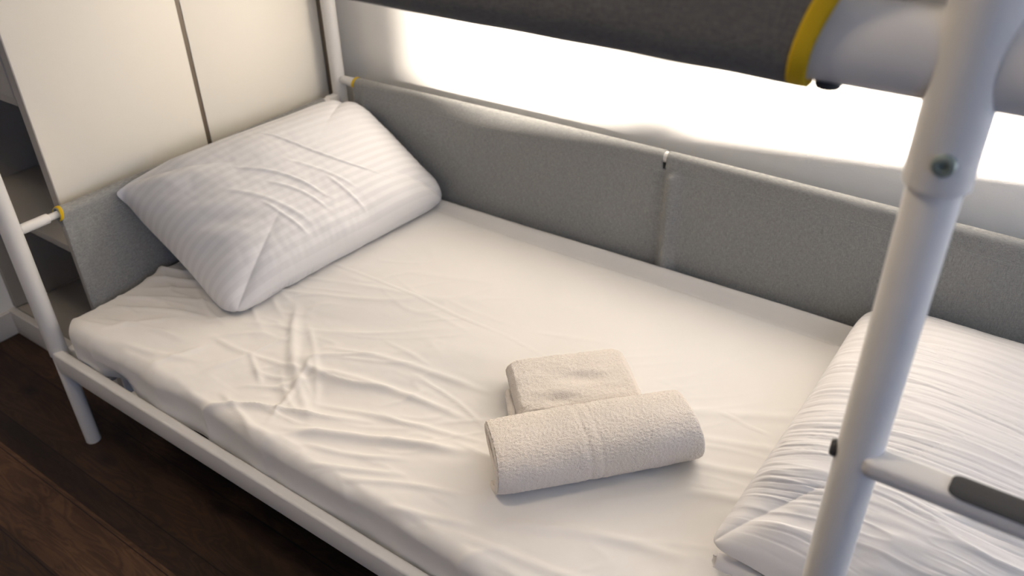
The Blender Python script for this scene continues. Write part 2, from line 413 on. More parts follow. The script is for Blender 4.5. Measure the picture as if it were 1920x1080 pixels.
# lower side rails: flat band with a rounded top edge
def rail(y0, y1, x0, x1, z0, z1, name='side_rail'):
    return box(name, (x0, y0, z0), (x1, y1, z1), M['metal'], bed, .006)
rail(-.018, .004, .004, LEN - .022, .222, .279)
rail(WD - .004, WD + .012, .02, LEN - .022, .222, .279)
rl = rail(.022, WD - .022, -.012, .012, .222, .262, 'end_rail'); rail(.022, WD - .022, LEN - .012, LEN + .012, .222, .262, 'end_rail')
for k in range(14):                                        # slats under the lower mattress
    x = .10 + k * .14
    box('slat', (x, .006, .240), (x + .06, WD - .006, .252), M['metal'], bed, .003)
# upper deck
U0, U1 = 1.177, 1.240
def oval(a, b, name):
    m = MB(); a = Vector(a); b = Vector(b)
    m.tube([a, b], .0155, 48, ry=(U1 - U0) / 2); return m.build(name, M['metal'], bed)
ur = oval((.02, 0, (U0 + U1) / 2), (1.618, 0, (U0 + U1) / 2), 'upper_rail')
oval((1.650, 0, (U0 + U1) / 2), (LEN - .02, 0, (U0 + U1) / 2), 'upper_rail')
oval((.02, WD, (U0 + U1) / 2), (LEN - .02, WD, (U0 + U1) / 2), 'upper_rail')
for x in (0, LEN): oval((x, .02, (U0 + U1) / 2), (x, WD - .02, (U0 + U1) / 2), 'upper_rail')
for k in range(14):
    x = .10 + k * .14
    box('slat', (x, .012, 1.212), (x + .06, WD - .012, 1.224), M['metal'], bed, .003)
bolt((1.545, 0, 1.1785), (0, 0, -1), ur, .010, 'dark_plastic', .006)
g = MB(); g.pill((.02, 0, 1.50), (1.615, 0, 1.50), .012); g.build('guard_rail', M['metal'], bed)

# ladder rungs between inner post and corner post
def rung(z):
    prof = []
    Wd, H = .0140, .0118
    for k in range(40):                                    # flat on top, round beneath
        t = 2 * math.pi * k / 40; c, s_ = math.cos(t), math.sin(t)
        e = .45 if s_ > 0 else .9
        prof.append((math.copysign(abs(c) ** e, c) * Wd, math.copysign(abs(s_) ** (e if s_ > 0 else .9), s_) * (H * .75 if s_ > 0 else H * 1.35)))
    m = MB(); x0, x1 = 1.6400, LEN - .018; v = []
    for x, q in ((x0, .3), (x0, .75), (x0 + .004, .95), (x0 + .01, 1), (x1 - .01, 1), (x1, .9)):
        v += [(x, -.008 + y * q, z + zz * q) for y, zz in prof]
    n = 40; f = [(i * n + k, i * n + (k + 1) % n, (i + 1) * n + (k + 1) % n, (i + 1) * n + k) for i in range(5) for k in range(n)]
    f.append(tuple(range(n))[::-1]); f.append(tuple(5 * n + k for k in range(n)))
    m.add(v, f); r_ = m.build('ladder_rung', M['metal'], bed, angle=60)
    # pad: long rounded strip lying over the top and front shoulder
    nx, ny = 90, 14; xa, xb = 1.707, LEN - .07; v = []
    for i in range(nx):
        x = xa + (xb - xa) * i / (nx - 1)
        if i < 20: x = xa + .013 * (1 - math.cos(i / 19 * math.pi / 2))
        elif i >= nx - 20: x = xb - .013 * (1 - math.cos((nx - 1 - i) / 19 * math.pi / 2))
        else: x = xa + .013 + (xb - xa - .026) * (i - 19) / (nx - 39)
        hw = 1.0
        if x < xa + .013: hw = math.sqrt(max(0, 1 - ((xa + .013 - x) / .013) ** 2))
        if x > xb - .013: hw = math.sqrt(max(0, 1 - ((x - xb + .013) / .013) ** 2))
        for j in range(ny):
            q = (j / (ny - 1) * 2 - 1) * hw
            ang = math.radians(100 + 52 * q)            # angle in the rung's cross-section
            c, s_ = math.cos(ang), math.sin(ang)
            y = math.copysign(abs(c) ** .45, c) * (Wd + .0012); zz = abs(s_) ** .45 * (H * .75 + .0012)
            v.append((x, -.008 + y, z + zz))
    o = mesh_obj('grip_pad', v, grid_faces(nx, ny), M['pad'], r_)
    sm = o.modifiers.new('thickness', 'SOLIDIFY'); sm.thickness = .0009; sm.offset = 0
    tag(o, 'dark grey anti-slip grip pad')
    return r_
rung(.858); rung(.56)

# guard bars
ZB_, ZH = .619, .571
def bow(x): return ZB_ + .010 * math.sin(math.pi * min(max(x, 0), LEN) / LEN)
m = MB(); m.tube([(x, WD - .001, bow(x)) for x in np.linspace(.012, LEN - .012, 40)], .0122, 24)
m.pill((.012, WD - .001, bow(.02)), (.062, WD - .001, bow(.05)), .0122, 24, .002)
bar_b = m.build('guard_rail', M['metal'], bed)
m = MB(); m.tube([(0, .015, ZH), (0, WD - .015, ZH)], .0075, 24); m.pill((0, .017, ZH), (0, .078, ZH), .0108, 24, .002)
m.pill((0, WD - .075, ZH), (0, WD - .017, ZH), .0108, 24, .002)
bar_h = m.build('guard_rail', M['metal'], bed)
m = MB(); m.tube([(LEN, .015, ZH), (LEN, WD - .015, ZH)], .0075, 24)
bar_f = m.build('guard_rail', M['metal'], bed)
# little bracket where the head frame meets the back post
m = MB(); m.box((-.010, WD - .052, ZH - .075), (.012, WD - .018, ZH + .012), .004); br = m.build('bracket', M['metal'], bed)
bolt((.0115, WD - .032, ZH - .012), (1, -.1, .1), br, .005, 'dark_plastic', .003)

# fabric guards -----------------------------------------------------
def guard(name, s0, s1, ztop, zbot, place, tubes=(), ptop=lambda s: 0.0, mat='fabric', gap=None, seed=0.0, thick=.0022, rsl=.0135):
    """Canvas sleeve over a bar with a panel hanging from it. Runs along s; place(s, out, z) -> world."""
    n = int((s1 - s0) / .003) + 1
    ss = np.linspace(s0, s1, n)
    prof = []                                              # (out, z, kind): inside face upwards, over the bar, down outside
    zs = np.linspace(zbot, -.024, 60)
    for z in zs: prof.append((.0115, z, 0))
    for k in range(14):
        t = math.pi * (-.10 + 1.25 * k / 13)
        prof.append((math.cos(t) * rsl, math.sin(t) * rsl, 1))
    for z in np.linspace(-.016, -.030, 4): prof.append((-rsl * .7 + (z + .016) * -.9, z, 2))
    prof = [(a, b, c) for a, b, c in prof]
    P = np.array([(a, b) for a, b, c in prof]); K = np.array([c for _, _, c in prof])
    SS, J = np.meshgrid(ss, np.arange(len(P)), indexing='ij')
    OUT = P[J, 0].copy(); Z = P[J, 1].copy(); KK = K[J]
    hang = (KK == 0)
    depth = np.clip((-.024 - Z) / .1, 0, 4) * hang
    # slack waves, puckers by the stitching
    OUT = OUT + hang * .0016 * fbm(SS * 5 + seed, Z * 6, seed, 3)
    pk = sstep(.35, .75, pn(SS * 4.2 + seed * 3, 0.3 + seed, 2.0) + .45)
    OUT = OUT + hang * pk * .0026 * pn(SS * 55 + Z * 10, Z * 9 + seed, 4.0) * np.exp(-np.clip(-.03 - Z, 0, 1) / .028)
    stitch = np.exp(-((Z + .030) / .0016) ** 2) * hang
    OUT = OUT - stitch * .0011
    OUT = OUT + (KK > 0) * .0006 * fbm(SS * 40, Z * 60 + seed, 1.0, 2)
    hem = np.exp(-np.clip(SS - s0, 0, 1) / .012) + np.exp(-np.clip(s1 - SS, 0, 1) / .012)
    OUT = OUT + hang * hem * .0008
    for tx, amp, wdt in tubes:
        d = (SS - tx); a = sstep(-.020, -.034, Z)
        OUT = OUT + hang * a * amp * np.exp(-(d / wdt) ** 2) - hang * a * amp * .25 * np.exp(-((d + wdt * 1.9) / (wdt * .8)) ** 2)
    for ts, wg in (gap or []):
        pinch = np.exp(-((SS - ts) / wg) ** 2)
        OUT = np.where(KK > 0, OUT, OUT)
        OUT = OUT - hang * pinch * .004 * np.exp(-np.clip(-.024 - Z, 0, 1) / .012)
    V = place(SS, OUT, Z + ptop(SS))
    f = grid_faces(n, len(P))
    # notch in the sleeve that leaves the bar bare
    if gap:
        keep = []
        sc = ss[f[:, 0] // len(P)]; jj = f[:, 0] % len(P)
        bad = np.zeros(len(f), bool)
        for ts, wg in gap: bad |= (np.abs(sc - ts) < wg) & (jj > 58)
        f = f[~bad]
    o = mesh_obj(name, V.reshape(-1, 3), f, M[mat], bed)
    sd = o.modifiers.new('thickness', 'SOLIDIFY'); sd.thickness = thick; sd.offset = 0
    # stitching thread
    return o
def stitches(s0, s1, z, place, out, ptop, parent, step=.0052):
    m = MB(); s = s0
    while s < s1:
        a = place(np.array(s), np.array(out), np.array(z + ptop(s))); b = place(np.array(s + step * .62), np.array(out), np.array(z + ptop(s)))
        m.tube([tuple(a), tuple(b)], .00035, 5); s += step
    return m.build('stitching', M['thread'], parent)
back_place = lambda s, o, z: np.stack([s + 0 * o, WD - .001 - o, z + 0 * o], -1)
bowv = lambda s: ZB_ + .010 * np.sin(np.pi * s / LEN)
gb = guard('fabric_guard', .066, LEN - .06, None, .243 - ZB_, back_place, tubes=((.108, .0080, .011), (1.026, .0200, .0145)), ptop=bowv, gap=[(1.0, .0046)], seed=1.3)
stitches(.14, LEN - .1, -.030, back_place, .0122, bowv, gb)
head_place = lambda s, o, z: np.stack([o + 0 * s, s + 0 * o, z + 0 * o], -1)
zh = lambda s: ZH + 0 * s
gh = guard('fabric_guard', .098, WD - .07, None, .243 - ZH, head_place, ptop=zh, seed=5.1, tubes=((.135, .002, .010),))
stitches(.14, WD - .1, -.030, head_place, .0122, zh, gh)
foot_place = lambda s, o, z: np.stack([LEN - o + 0 * s, s + 0 * o, z + 0 * o], -1)
guard('fabric_guard', .098, WD - .07, None, .243 - ZH, foot_place, ptop=zh, seed=8.1)

def binding(place, s, z0, parent, lab, w=.0075, r=.0152, full=True, dip=.03):
    """yellow tape round the sleeve's end"""
    v = []; n = 26; cols = 5
    for k in range(n):
        t = math.pi * (-.25 + 1.50 * k / (n - 1))
        for c in range(cols):
            e = c / (cols - 1)
            rr = r + .0007 * math.sin(e * math.pi)
            sh = .004 * math.sin(t)
            v.append(place(np.array(s - w / 2 + w * e + sh), np.array(math.cos(t) * rr), np.array(z0 + math.sin(t) * rr)))
    o = mesh_obj('edge_binding', np.array(v), grid_faces(n, cols), M['yellow'], parent)
    sd = o.modifiers.new('thickness', 'SOLIDIFY'); sd.thickness = .0016; sd.offset = 0
    return tag(o, lab)
binding(back_place, .067, float(bowv(.067)), gb, 'yellow binding on the end of the fabric sleeve')
binding(head_place, .100, ZH, gh, 'yellow binding on the end of the fabric sleeve')

# upper front guard: grey canvas, its shade put into the colour, hung outside the upper rail, wrapped under it
UZ = (U0 + U1) / 2
def edge_x(z): return 1.524 + .10 * np.clip(z - 1.18, 0, 1) + 3.2 * np.clip(z - 1.19, 0, .5) ** 2
def upper_profile():
    pr = []
    rx, rz = .0178, (U1 - U0) / 2 + .0022
    for k in range(16):                                    # from under the rail round to its front
        t = math.radians(-60 - 120 * k / 15 * 1.0)
        pr.append((math.cos(t) * rx, UZ + math.sin(t) * rz))
    z = UZ
    while z < 1.50: z += .006; pr.append((-rx - .0002 * 0, z))
    return pr
pr = upper_profile(); P = np.array(pr)
n = 420; uu = np.linspace(0, 1, n)
U_, J = np.meshgrid(uu, np.arange(len(P)), indexing='ij')
Zp = P[J, 1]; Yp = P[J, 0]
X = .06 + (edge_x(Zp) - .06) * U_
sag = .0018 * fbm(X * 3.1 + 4, 0.5, 0.2, 3) + .0012 * pn(X * 14, 3.3, 0)
low = sstep(1.215, 1.180, Zp)
Y = Yp - .0012 * fbm(X * 6, Zp * 8, 3.0, 3) - .001
V = np.stack([X, Y, Zp + low * (sag - .0012)], -1)
ug = mesh_obj('fabric_guard', V.reshape(-1, 3), grid_faces(n, len(P)), M['fabric_shaded'], bed)
tag(ug, 'grey canvas guard hanging over the upper rail, coloured dark for its shaded side')
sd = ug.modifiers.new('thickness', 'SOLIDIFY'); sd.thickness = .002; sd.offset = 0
cols = 7; U_, J = np.meshgrid(np.linspace(0, 1, cols), np.arange(len(P)), indexing='ij')
Zp = P[J, 1]; X = edge_x(Zp) - .0015 + (.0145 + .002 * sstep(1.2, 1.24, Zp)) * (U_ - .35)
Y = P[J, 0] - .0026 * np.sign(-P[J, 0] + 1e-6) * 1.0 - .0006 * np.sin(U_ * np.pi)
Zq = Zp - .0022 * sstep(1.19, 1.178, Zp)
yb = mesh_obj('edge_binding', np.stack([X, Y, Zq], -1).reshape(-1, 3), grid_faces(cols, len(P)), M['yellow'], ug)
sd = yb.modifiers.new('thickness', 'SOLIDIFY'); sd.thickness = .0022; sd.offset = 0
tag(yb, 'yellow binding on the curved end of the upper guard')

# ------------------------------------------------------------------ unseen upper mattress, added to block light from above, and lower mattress
box('mattress', (.03, .024, 1.2245), (LEN - .02, WD - .024, 1.33), M['core'], None, .02)  # unseen upper mattress, added to block light
tag(bpy.data.objects['mattress'], 'plain unseen mattress added on the top bunk to block light', 'mattress')

ZM = .357
core = box('mattress', (.045, .045, .2525), (LEN - .04, .90, .335), M['core'], None, .02)
tag(core, 'mattress in white fitted sheet on the lower bunk, under the towels', 'mattress')
def sheet():
    x0, x1, y0, y1 = .022, LEN - .018, .010, .924
    r = .024; pr = .045; drop = .098
    inx0, inx1, iny0, iny1 = x0 + r + pr, x1 - r - pr, y0 + r + pr, y1 - r - pr
    ext = pr + r * math.pi / 2 + drop - r
    step = .0042
    A = np.arange(inx0 - ext, inx1 + ext + step, step); B = np.arange(iny0 - ext, iny1 + ext + step, step)
    a, b = np.meshgrid(A, B, indexing='ij')
    cx = np.clip(a, inx0, inx1); cy = np.clip(b, iny0, iny1)
    dx, dy = a - cx, b - cy; Lh = np.hypot(dx, dy); Ls = np.where(Lh < 1e-9, 1, Lh)
    nx, ny = dx / Ls, dy / Ls
    # corners keep the same length of drop
    Lc = np.maximum(np.abs(dx), np.abs(dy)); Lh = np.minimum(np.where(Lh > 0, Lc + (Lh - Lc) * .35, 0), ext)
    q = np.clip(Lh - pr, 0, None); th = np.clip(q / r, 0, math.pi / 2)
    rad = np.minimum(Lh, pr) + r * np.sin(th); dz = r * (1 - np.cos(th)) + np.clip(q - r * math.pi / 2, 0, None)
    X = cx + nx * rad; Y = cy + ny * rad; Z = ZM - dz
    Nx, Ny, Nz = nx * np.sin(th), ny * np.sin(th), np.cos(th)
    # ---- folds
    side = np.sin(th)
    fr = sstep(.62, .10, Y) ; lf = sstep(1.45, .55, X)
    slack = np.clip(.15 + .85 * fr * lf + .25 * sstep(1.1, .2, X) + .25 * fr, 0, 1.3)
    rx_, ry_ = X * .87 + Y * .5, -X * .5 + Y * .87            # folds run mostly aslant, from the front edge to the back
    wv = pn(X * 2.5, Y * 2.5, 5.0) * .06
    H = .0065 * slack * fbm(rx_ * 2.2, (ry_ + wv) * 6.0, 1.0, 2)
    r1 = ridged(rx_ * 1.6 + 3, (ry_ + wv) * 7.5, 2.0)
    H = H + .0055 * slack * np.clip(r1, 0, 1) ** 6 * sstep(-.1, .5, pn(X * 4, Y * 4, 8.0) + .2)
    sx_, sy_ = X * .95 - Y * .3, X * .3 + Y * .95
    r2 = ridged(sx_ * 3.1 + 13, (sy_ + wv) * 10 + 4, 7.0)
    H = H + .0026 * slack * np.clip(r2, 0, 1) ** 6 * sstep(0, .5, pn(X * 5, Y * 5, 18.0) + .1)
    H = H + .0007 * fbm(X * 16, Y * 16, 3.0, 3) * slack
    r3 = ridged(rx_ * 6 + 3 + wv * 9, (ry_ + wv) * 19 + 8, 12.0)
    H = H + .0020 * slack * np.clip(r3, 0, 1) ** 5 * sstep(.05, .55, pn(X * 5 + 4, Y * 6, 28.0) + .2)
    top_edge = np.exp(-((th - .55) / .5) ** 2) * (ny < -.3)
    H = H + top_edge * (.0050 * pn(X * 8, 0.4, 2.0) + .0020 * pn(X * 24, 0.4, 7.0))
    H = H * 1.4
    C = [ # x0 y0 x1 y1 width height bend
        (.335, .511, .871, .508, .0022, .0022, .004), (.871, .508, 1.15, .47, .002, .0010, .0),
        (1.333, .532, 1.426, .526, .002, .0014, 0),
        (.429, .331, .719, .100, .010, .0055, -.018), (.50, .30, .70, .13, .006, .0025, .010), (.60, .22, .66, .05, .006, .004, 0),
        (.672, .227, .56, .10, .007, .0025, .004), (.475, .166, .62, .19, .005, .0025, 0), (.475, .166, .37, .16, .006, .003, .004),
        (.475, .166, .44, .08, .006, .003, 0), (.475, .166, .50, .25, .006, .003, .004), (.475, .166, .56, .12, .005, .003, 0),
        (.713, .060, 1.000, .184, .009, .0100, .008), (.76, .05, .93, .12, .006, .004, -.006), (.60, .27, .93, .34, .008, .0035, .01),
        (.62, .20, .95, .26, .008, .0055, .012), (.70, .14, 1.02, .225, .006, .0035, .006),
        (.80, .02, .95, .09, .006, .004, 0), (.88, .03, 1.06, .11, .006, .004, .006), (.97, .02, 1.12, .07, .007, .004, 0),
        (.151, .05, .242, .157, .010, .004, .006), (.06, .10, .30, .20, .008, .004, .012), (.05, .15, .28, .25, .007, .0035, .010),
        (.06, .20, .26, .29, .006, .003, .008), (.10, .06, .34, .12, .008, .004, .010), (.22, .04, .42, .10, .008, .004, -.01),
        (.38, .13, .33, .02, .008, .004, 0), (.52, .06, .66, .02, .007, .004, 0), (1.15, .10, 1.42, .20, .010, .0045, .01), (1.10, .04, 1.40, .09, .009, .004, 0),
        (1.28, .50, 1.46, .60, .012, .0022, .0), (1.30, .44, 1.46, .50, .010, .0022, .0), (1.33, .38, 1.47, .43, .010, .0025, .0), (1.36, .32, 1.46, .36, .010, .0025, .0),
        (.80, .30, 1.0, .26, .004, .0020, .01), (.93, .16, 1.10, .33, .003, .0016, .01),
    ]
    for c in C:
        H = H + crease(X, Y, c[0], c[1], c[2], c[3], c[4], c[5], c[6])
    H = H * (1 - .5 * sstep(.60, .80, Y))
    # roll of sheet squeezed up against the back guard, growing towards the foot
    g_ = .35 + .65 * sstep(.25, 1.5, X)
    yy = Y - (.899 + .004 * np.sin(X * 7))
    H = H + g_ * .024 * np.exp(-(np.clip(-yy, 0, 1) / .016) ** 2) * np.exp(-(np.clip(yy, 0, 1) / .03) ** 2) * (1 - side) - g_ * .008 * np.exp(-((yy + .034) / .008) ** 2)
    # mattress sags a little
    H = H - .006 * sstep(.0, .25, np.minimum(np.minimum(X, 2 - X) , .25)) * 0
    # front side hangs in slow waves, with small gathers from the elastic hem
    fs = side * (ny < -.3)
    H = H + fs * (.0045 * fbm(X * 4.5, Z * 3, 9.0, 2) + .0022 * pn(X * 19, Z * 9, 3.0) * sstep(.33, .27, Z))
    es = side * (nx < -.3)
    H = H + es * .004 * fbm(Y * 5, Z * 6, 4.0, 2)
    X = X + Nx * H; Y = Y + Ny * H; Z = Z + Nz * H
    tuck = sstep(.315, .268, Z); Y = Y + tuck * (ny < -.3) * (-.001 + .022 * np.exp(-((X - .20) / .05) ** 2)) ; X = X + tuck * .008 * (nx < -.3)
    Y = np.where(ny < -.3, np.maximum(Y, np.where(Z < .284, .0055, -9)), Y); Y = np.clip(Y, None, .922)
    o = mesh_obj('fitted_sheet', np.stack([X, Y, np.maximum(Z, .2535)], -1).reshape(-1, 3), grid_faces(len(A), len(B)), M['sheet'], core)
    tag(o, 'rumpled white cotton fitted sheet')
    return X, Y, Z
SX, SY, SZ = sheet()
_keep = (SZ > .33)
def sheet_z(x, y):
    """height of the sheet under given points, read from a coarse lookup"""
    gx = np.clip(((np.asarray(x) - 0) / .01).astype(int), 0, 209); gy = np.clip(((np.asarray(y) - 0) / .01).astype(int), 0, 99)
    return HT[gx, gy]
HT = np.full((210, 100), ZM)
ix = np.clip((SX[_keep] / .01).astype(int), 0, 209); iy = np.clip((SY[_keep] / .01).astype(int), 0, 99)
np.maximum.at(HT, (ix, iy), SZ[_keep])

# ------------------------------------------------------------------ pillows
def pillow(name, c, a1, a2, h1, h2, T, stripe_axis, wrinkle, nu=300, nv=220, pinch=.05, mat='case', limit=None, seed=0.0, power=2.6, ears=None):
    c = np.array(c, float); a1 = np.array(a1, float); a1 /= np.linalg.norm(a1)
    a2 = np.array(a2, float); a2 -= a1 * a2.dot(a1); a2 /= np.linalg.norm(a2); nn = np.cross(a1, a2)
    if nn[2] < 0: nn = -nn
    th = np.linspace(-1, 1, nu); ph = np.linspace(-1, 1, nv)
    u = np.sin(th * math.pi / 2) * .35 + th * .65; v = np.sin(ph * math.pi / 2) * .35 + ph * .65
    U, V = np.meshgrid(u, v, indexing='ij')
    allv = []; allf = []; uv = []
    for sgn in (1, -1):
        e = np.clip((1 - np.abs(U) ** power), 0, 1) * np.clip((1 - np.abs(V) ** power), 0, 1)
        t = T / 2 * np.clip(1 - np.abs(U) ** power, 0, 1) ** .46 * np.clip(1 - np.abs(V) ** power, 0, 1) ** np.where(V < 0, .40, .52)
        ear = np.exp(-((U - ears[0]) ** 2 + (V - ears[1]) ** 2) / .02) * ears[2] if ears else 0
        mx_ = np.maximum(np.abs(U), np.abs(V)); sq_ = mx_ / ((np.abs(U) ** 9 + np.abs(V) ** 9) ** (1 / 9) + 1e-9)
        pu = U * h1 * (1 - pinch * (1 - np.abs(V) ** 2) * np.abs(U) ** 3) * sq_ * (1 + ear)
        pv = V * h2 * (1 - pinch * (1 - np.abs(U) ** 2) * np.abs(V) ** 3) * sq_ * (1 + ear)
        w_ = wrinkle(U, V, pu, pv, sgn) * np.clip(e * 6, 0, 1)
        H = sgn * (t + w_)
        Pt = c + pu[..., None] * a1 + pv[..., None] * a2 + H[..., None] * nn
        if limit is not None: Pt = limit(Pt)
        base = len(allv) * nu * nv
        allv.append(Pt.reshape(-1, 3)); f = grid_faces(nu, nv) + base
        allf.append(f if sgn > 0 else f[:, ::-1])
        uv.append(np.stack([pu, pv], -1).reshape(-1, 2))
    o = mesh_obj(name, np.concatenate(allv), np.concatenate(allf), mat, None, uv=np.concatenate(uv))
    bm = bmesh.new(); bm.from_mesh(o.data); bmesh.ops.remove_doubles(bm, verts=bm.verts, dist=.0002)
    bmesh.ops.recalc_face_normals(bm, faces=bm.faces); bm.to_mesh(o.data); bm.free()
    return o
def soft_floor(P):
    z = sheet_z(P[..., 0], P[..., 1]) + .0015
    d = P[..., 2] - z; k = .012
    P = P.copy(); P[..., 2] = z + np.where(d > k, d, k * np.exp(np.clip((d - k) / k, -4, 0)))
    return P
def lim1(P):
    P = soft_floor(P)
    x = P[..., 0]; k = .012; d = x - .0165
    P[..., 0] = .0165 + np.where(d > k, d, k * np.exp(np.clip((d - k) / k, -4, 0)))
    y = P[..., 1]; d = .918 - y
    P[..., 1] = .918 - np.where(d > k, d, k * np.exp(np.clip((d - k) / k, -4, 0)))
    return P
def wr1(U, V, pu, pv, sgn):
    # U runs from front (-1) to the back guard (+1); V from low front edge (-1) to the head (+1)
    H = .006 * fbm(pu * 5 + 3, pv * 6, 1.0 * sgn, 2)
    if sgn > 0:
        for c in ((-.02, .12, .16, -.12, .0030, .0040, -.012), (-.14, .06, -.02, -.10, .0040, .0045, .016), (-.11, -.01, -.04, -.13, .004, .0035, .01),
                  (-.20, .02, -.10, -.14, .006, .003, .01), (-.03, .02, .06, -.11, .004, .003, .008), (.02, -.06, .05, -.17, .004, .003, 0),
                  (-.16, -.05, -.12, -.16, .004, .0025, 0)):
            H = H + crease(pu, pv, *c)
        # soft folds fanning over the front end
        f = sstep(-.35, -.85, U)
        H = H + f * .0085 * pn(pv * 19 + pu * 11, pu * 4, 3.0)
        H = H + .0012 * np.sin(pv * 2 * math.pi / .024) * sstep(-.6, -.2, U) * .35
        H = H + .0012 * fbm(pu * 30, pv * 22, 8.0, 2) * sstep(.5, -.1, U)
    return H
M['case1'] = linen_mat('striped_satin_pillowcase', (0.75, 0.745, 0.765), 0.06, 1 / .0215, 1)
M['case2'] = linen_mat('creased_striped_pillowcase', (0.74, 0.72, 0.72), 0.05, 1 / .024, 1)
p1 = pillow('pillow', (.194, .574, .468), (.06, 1, .0), (-.86, 0, .46), .350, .213, .235, 1, wr1, limit=lim1, mat=M['case1'], pinch=.04, power=3.4, ears=(-1, 1, .10))
tag(p1, 'white striped pillow propped against the wardrobe end of the bed', 'pillow')

def lim2(P):
    P = soft_floor(P); k = .01
    y = P[..., 1]; d = .912 - y
    P[..., 1] = .912 - np.where(d > k, d, k * np.exp(np.clip((d - k) / k, -4, 0)))
    x = P[..., 0]; d = 2.0 - x
    P[..., 0] = 2.0 - np.where(d > k, d, k * np.exp(np.clip((d - k) / k, -4, 0)))
    return P
def wr2(U, V, pu, pv, sgn):
    H = .006 * fbm(pu * 4 + 7, pv * 5, 2.0 * sgn, 2)
    if sgn > 0:
        wob = fbm(pu * 5, pv * 4, 6.0, 2) * .012
        pl = np.clip(ridged(pu * 3.5 + 2, (pv + wob) * 42, 1.5), 0, 1) ** 3
        H = H + .0016 * pl
        ph_ = (pv + wob * 1.5 + .004 * pn(pu * 9, pv * 30, 3.3)) * 2 * math.pi / .0135
        H = H - .0016 * np.clip(np.cos(ph_), 0, 1) ** 5 * sstep(-.35, .25, pn(pu * 5, pv * 22, 9.0))
        edge = sstep(-.25, -.95, U)
        H = H + edge * .0030 * np.clip(ridged(pu * 5, (pv + wob * .6) * 36, 4.5), 0, 1) ** 2
        fr_ = sstep(-.35, -.9, V)
        H = H + fr_ * .008 * np.clip(ridged(pu * 3 + pv * 2, pv * 13 - pu * 2, 2.5), 0, 1) ** 3 + fr_ * .004 * fbm(pu * 9, pv * 16, 2.0, 3)
        H = H - .010 * np.exp(-((pv + .20 + .22 * pu) / .02) ** 2) * sstep(-.5, .1, U)
    return H
p2 = pillow('pillow', (1.745, .556, .425), (1, -.02, 0), (.02, 1, .0), .285, .376, .175, 0, wr2, limit=lim2, mat=M['case2'], pinch=.03, ears=(-1, -1, .05), seed=3, nu=280, nv=380)
tag(p2, 'white pillow with pleated creases at the foot end, behind the ladder post', 'pillow')

def flap():
    # hem of the pillowcase curling over at the near corner
    n, m_ = 60, 40; t = np.linspace(0, 1, n); k = np.linspace(0, 1, m_)
    T_, K_ = np.meshgrid(t, k, indexing='ij')
    ax = np.array([.99, -.10, -.01]); ay = np.array([.10, .99, 0])
    ang = math.radians(60) + K_ * math.radians(300)
    r_ = (.0125 - .005 * K_) * (1 + .10 * np.sin(T_ * 9)) * (1 + .5 * sstep(.2, 1, T_))
    base = np.array([1.464, .202, .370])
    P_ = base + (T_ * .17 + .006 * np.sin(K_ * 5))[..., None] * ax + (np.cos(ang) * r_ + .006 * np.sin(T_ * 6))[..., None] * ay + ((np.sin(ang) * r_ + .0125 * (1 + .5 * sstep(.2, 1, T_))))[..., None] * np.array([0, 0, 1.0])
    P_ = P_ + (.0012 * fbm(T_ * 14, K_ * 6, 2.0, 2))[..., None]
    P_ = soft_floor(P_)
    o = mesh_obj('pillowcase_flap', P_.reshape(-1, 3), grid_faces(n, m_), M['case2'], p2, uv=np.zeros((n * m_, 2)))
    sd = o.modifiers.new('thickness', 'SOLIDIFY'); sd.thickness = .0012; sd.offset = 0
flap()

# ------------------------------------------------------------------ towels
def terry_disp(P, Nn, amp=.0011, seed=0.0):
    n1 = fbm(P[..., 0] * 350, P[..., 1] * 350, P[..., 2] * 350 + seed, 2)
    return P + Nn * (amp * n1)[..., None]
def towel_obj(name, grids, mat, parent=None, amp=.0014):
    allv = []; allf = []; base = 0
    for G, closed in grids:
        du = np.gradient(G, axis=0); dv = np.gradient(G, axis=1)
        n = np.cross(du, dv); n /= (np.linalg.norm(n, axis=-1, keepdims=True) + 1e-12)
        G2 = terry_disp(G, n, amp)
        if closed: G2[0] = G2[-1] = (G2[0] + G2[-1]) / 2
        nu, nv = G.shape[:2]
        allv.append(G2.reshape(-1, 3)); allf.append(grid_faces(nu, nv) + base); base += nu * nv
    o = mesh_obj(name, np.concatenate(allv), np.concatenate(allf), mat, parent)
    bm = bmesh.new(); bm.from_mesh(o.data); bmesh.ops.remove_doubles(bm, verts=bm.verts, dist=.0001); bmesh.ops.recalc_face_normals(bm, faces=bm.faces); bm.to_mesh(o.data); bm.free()
    return o
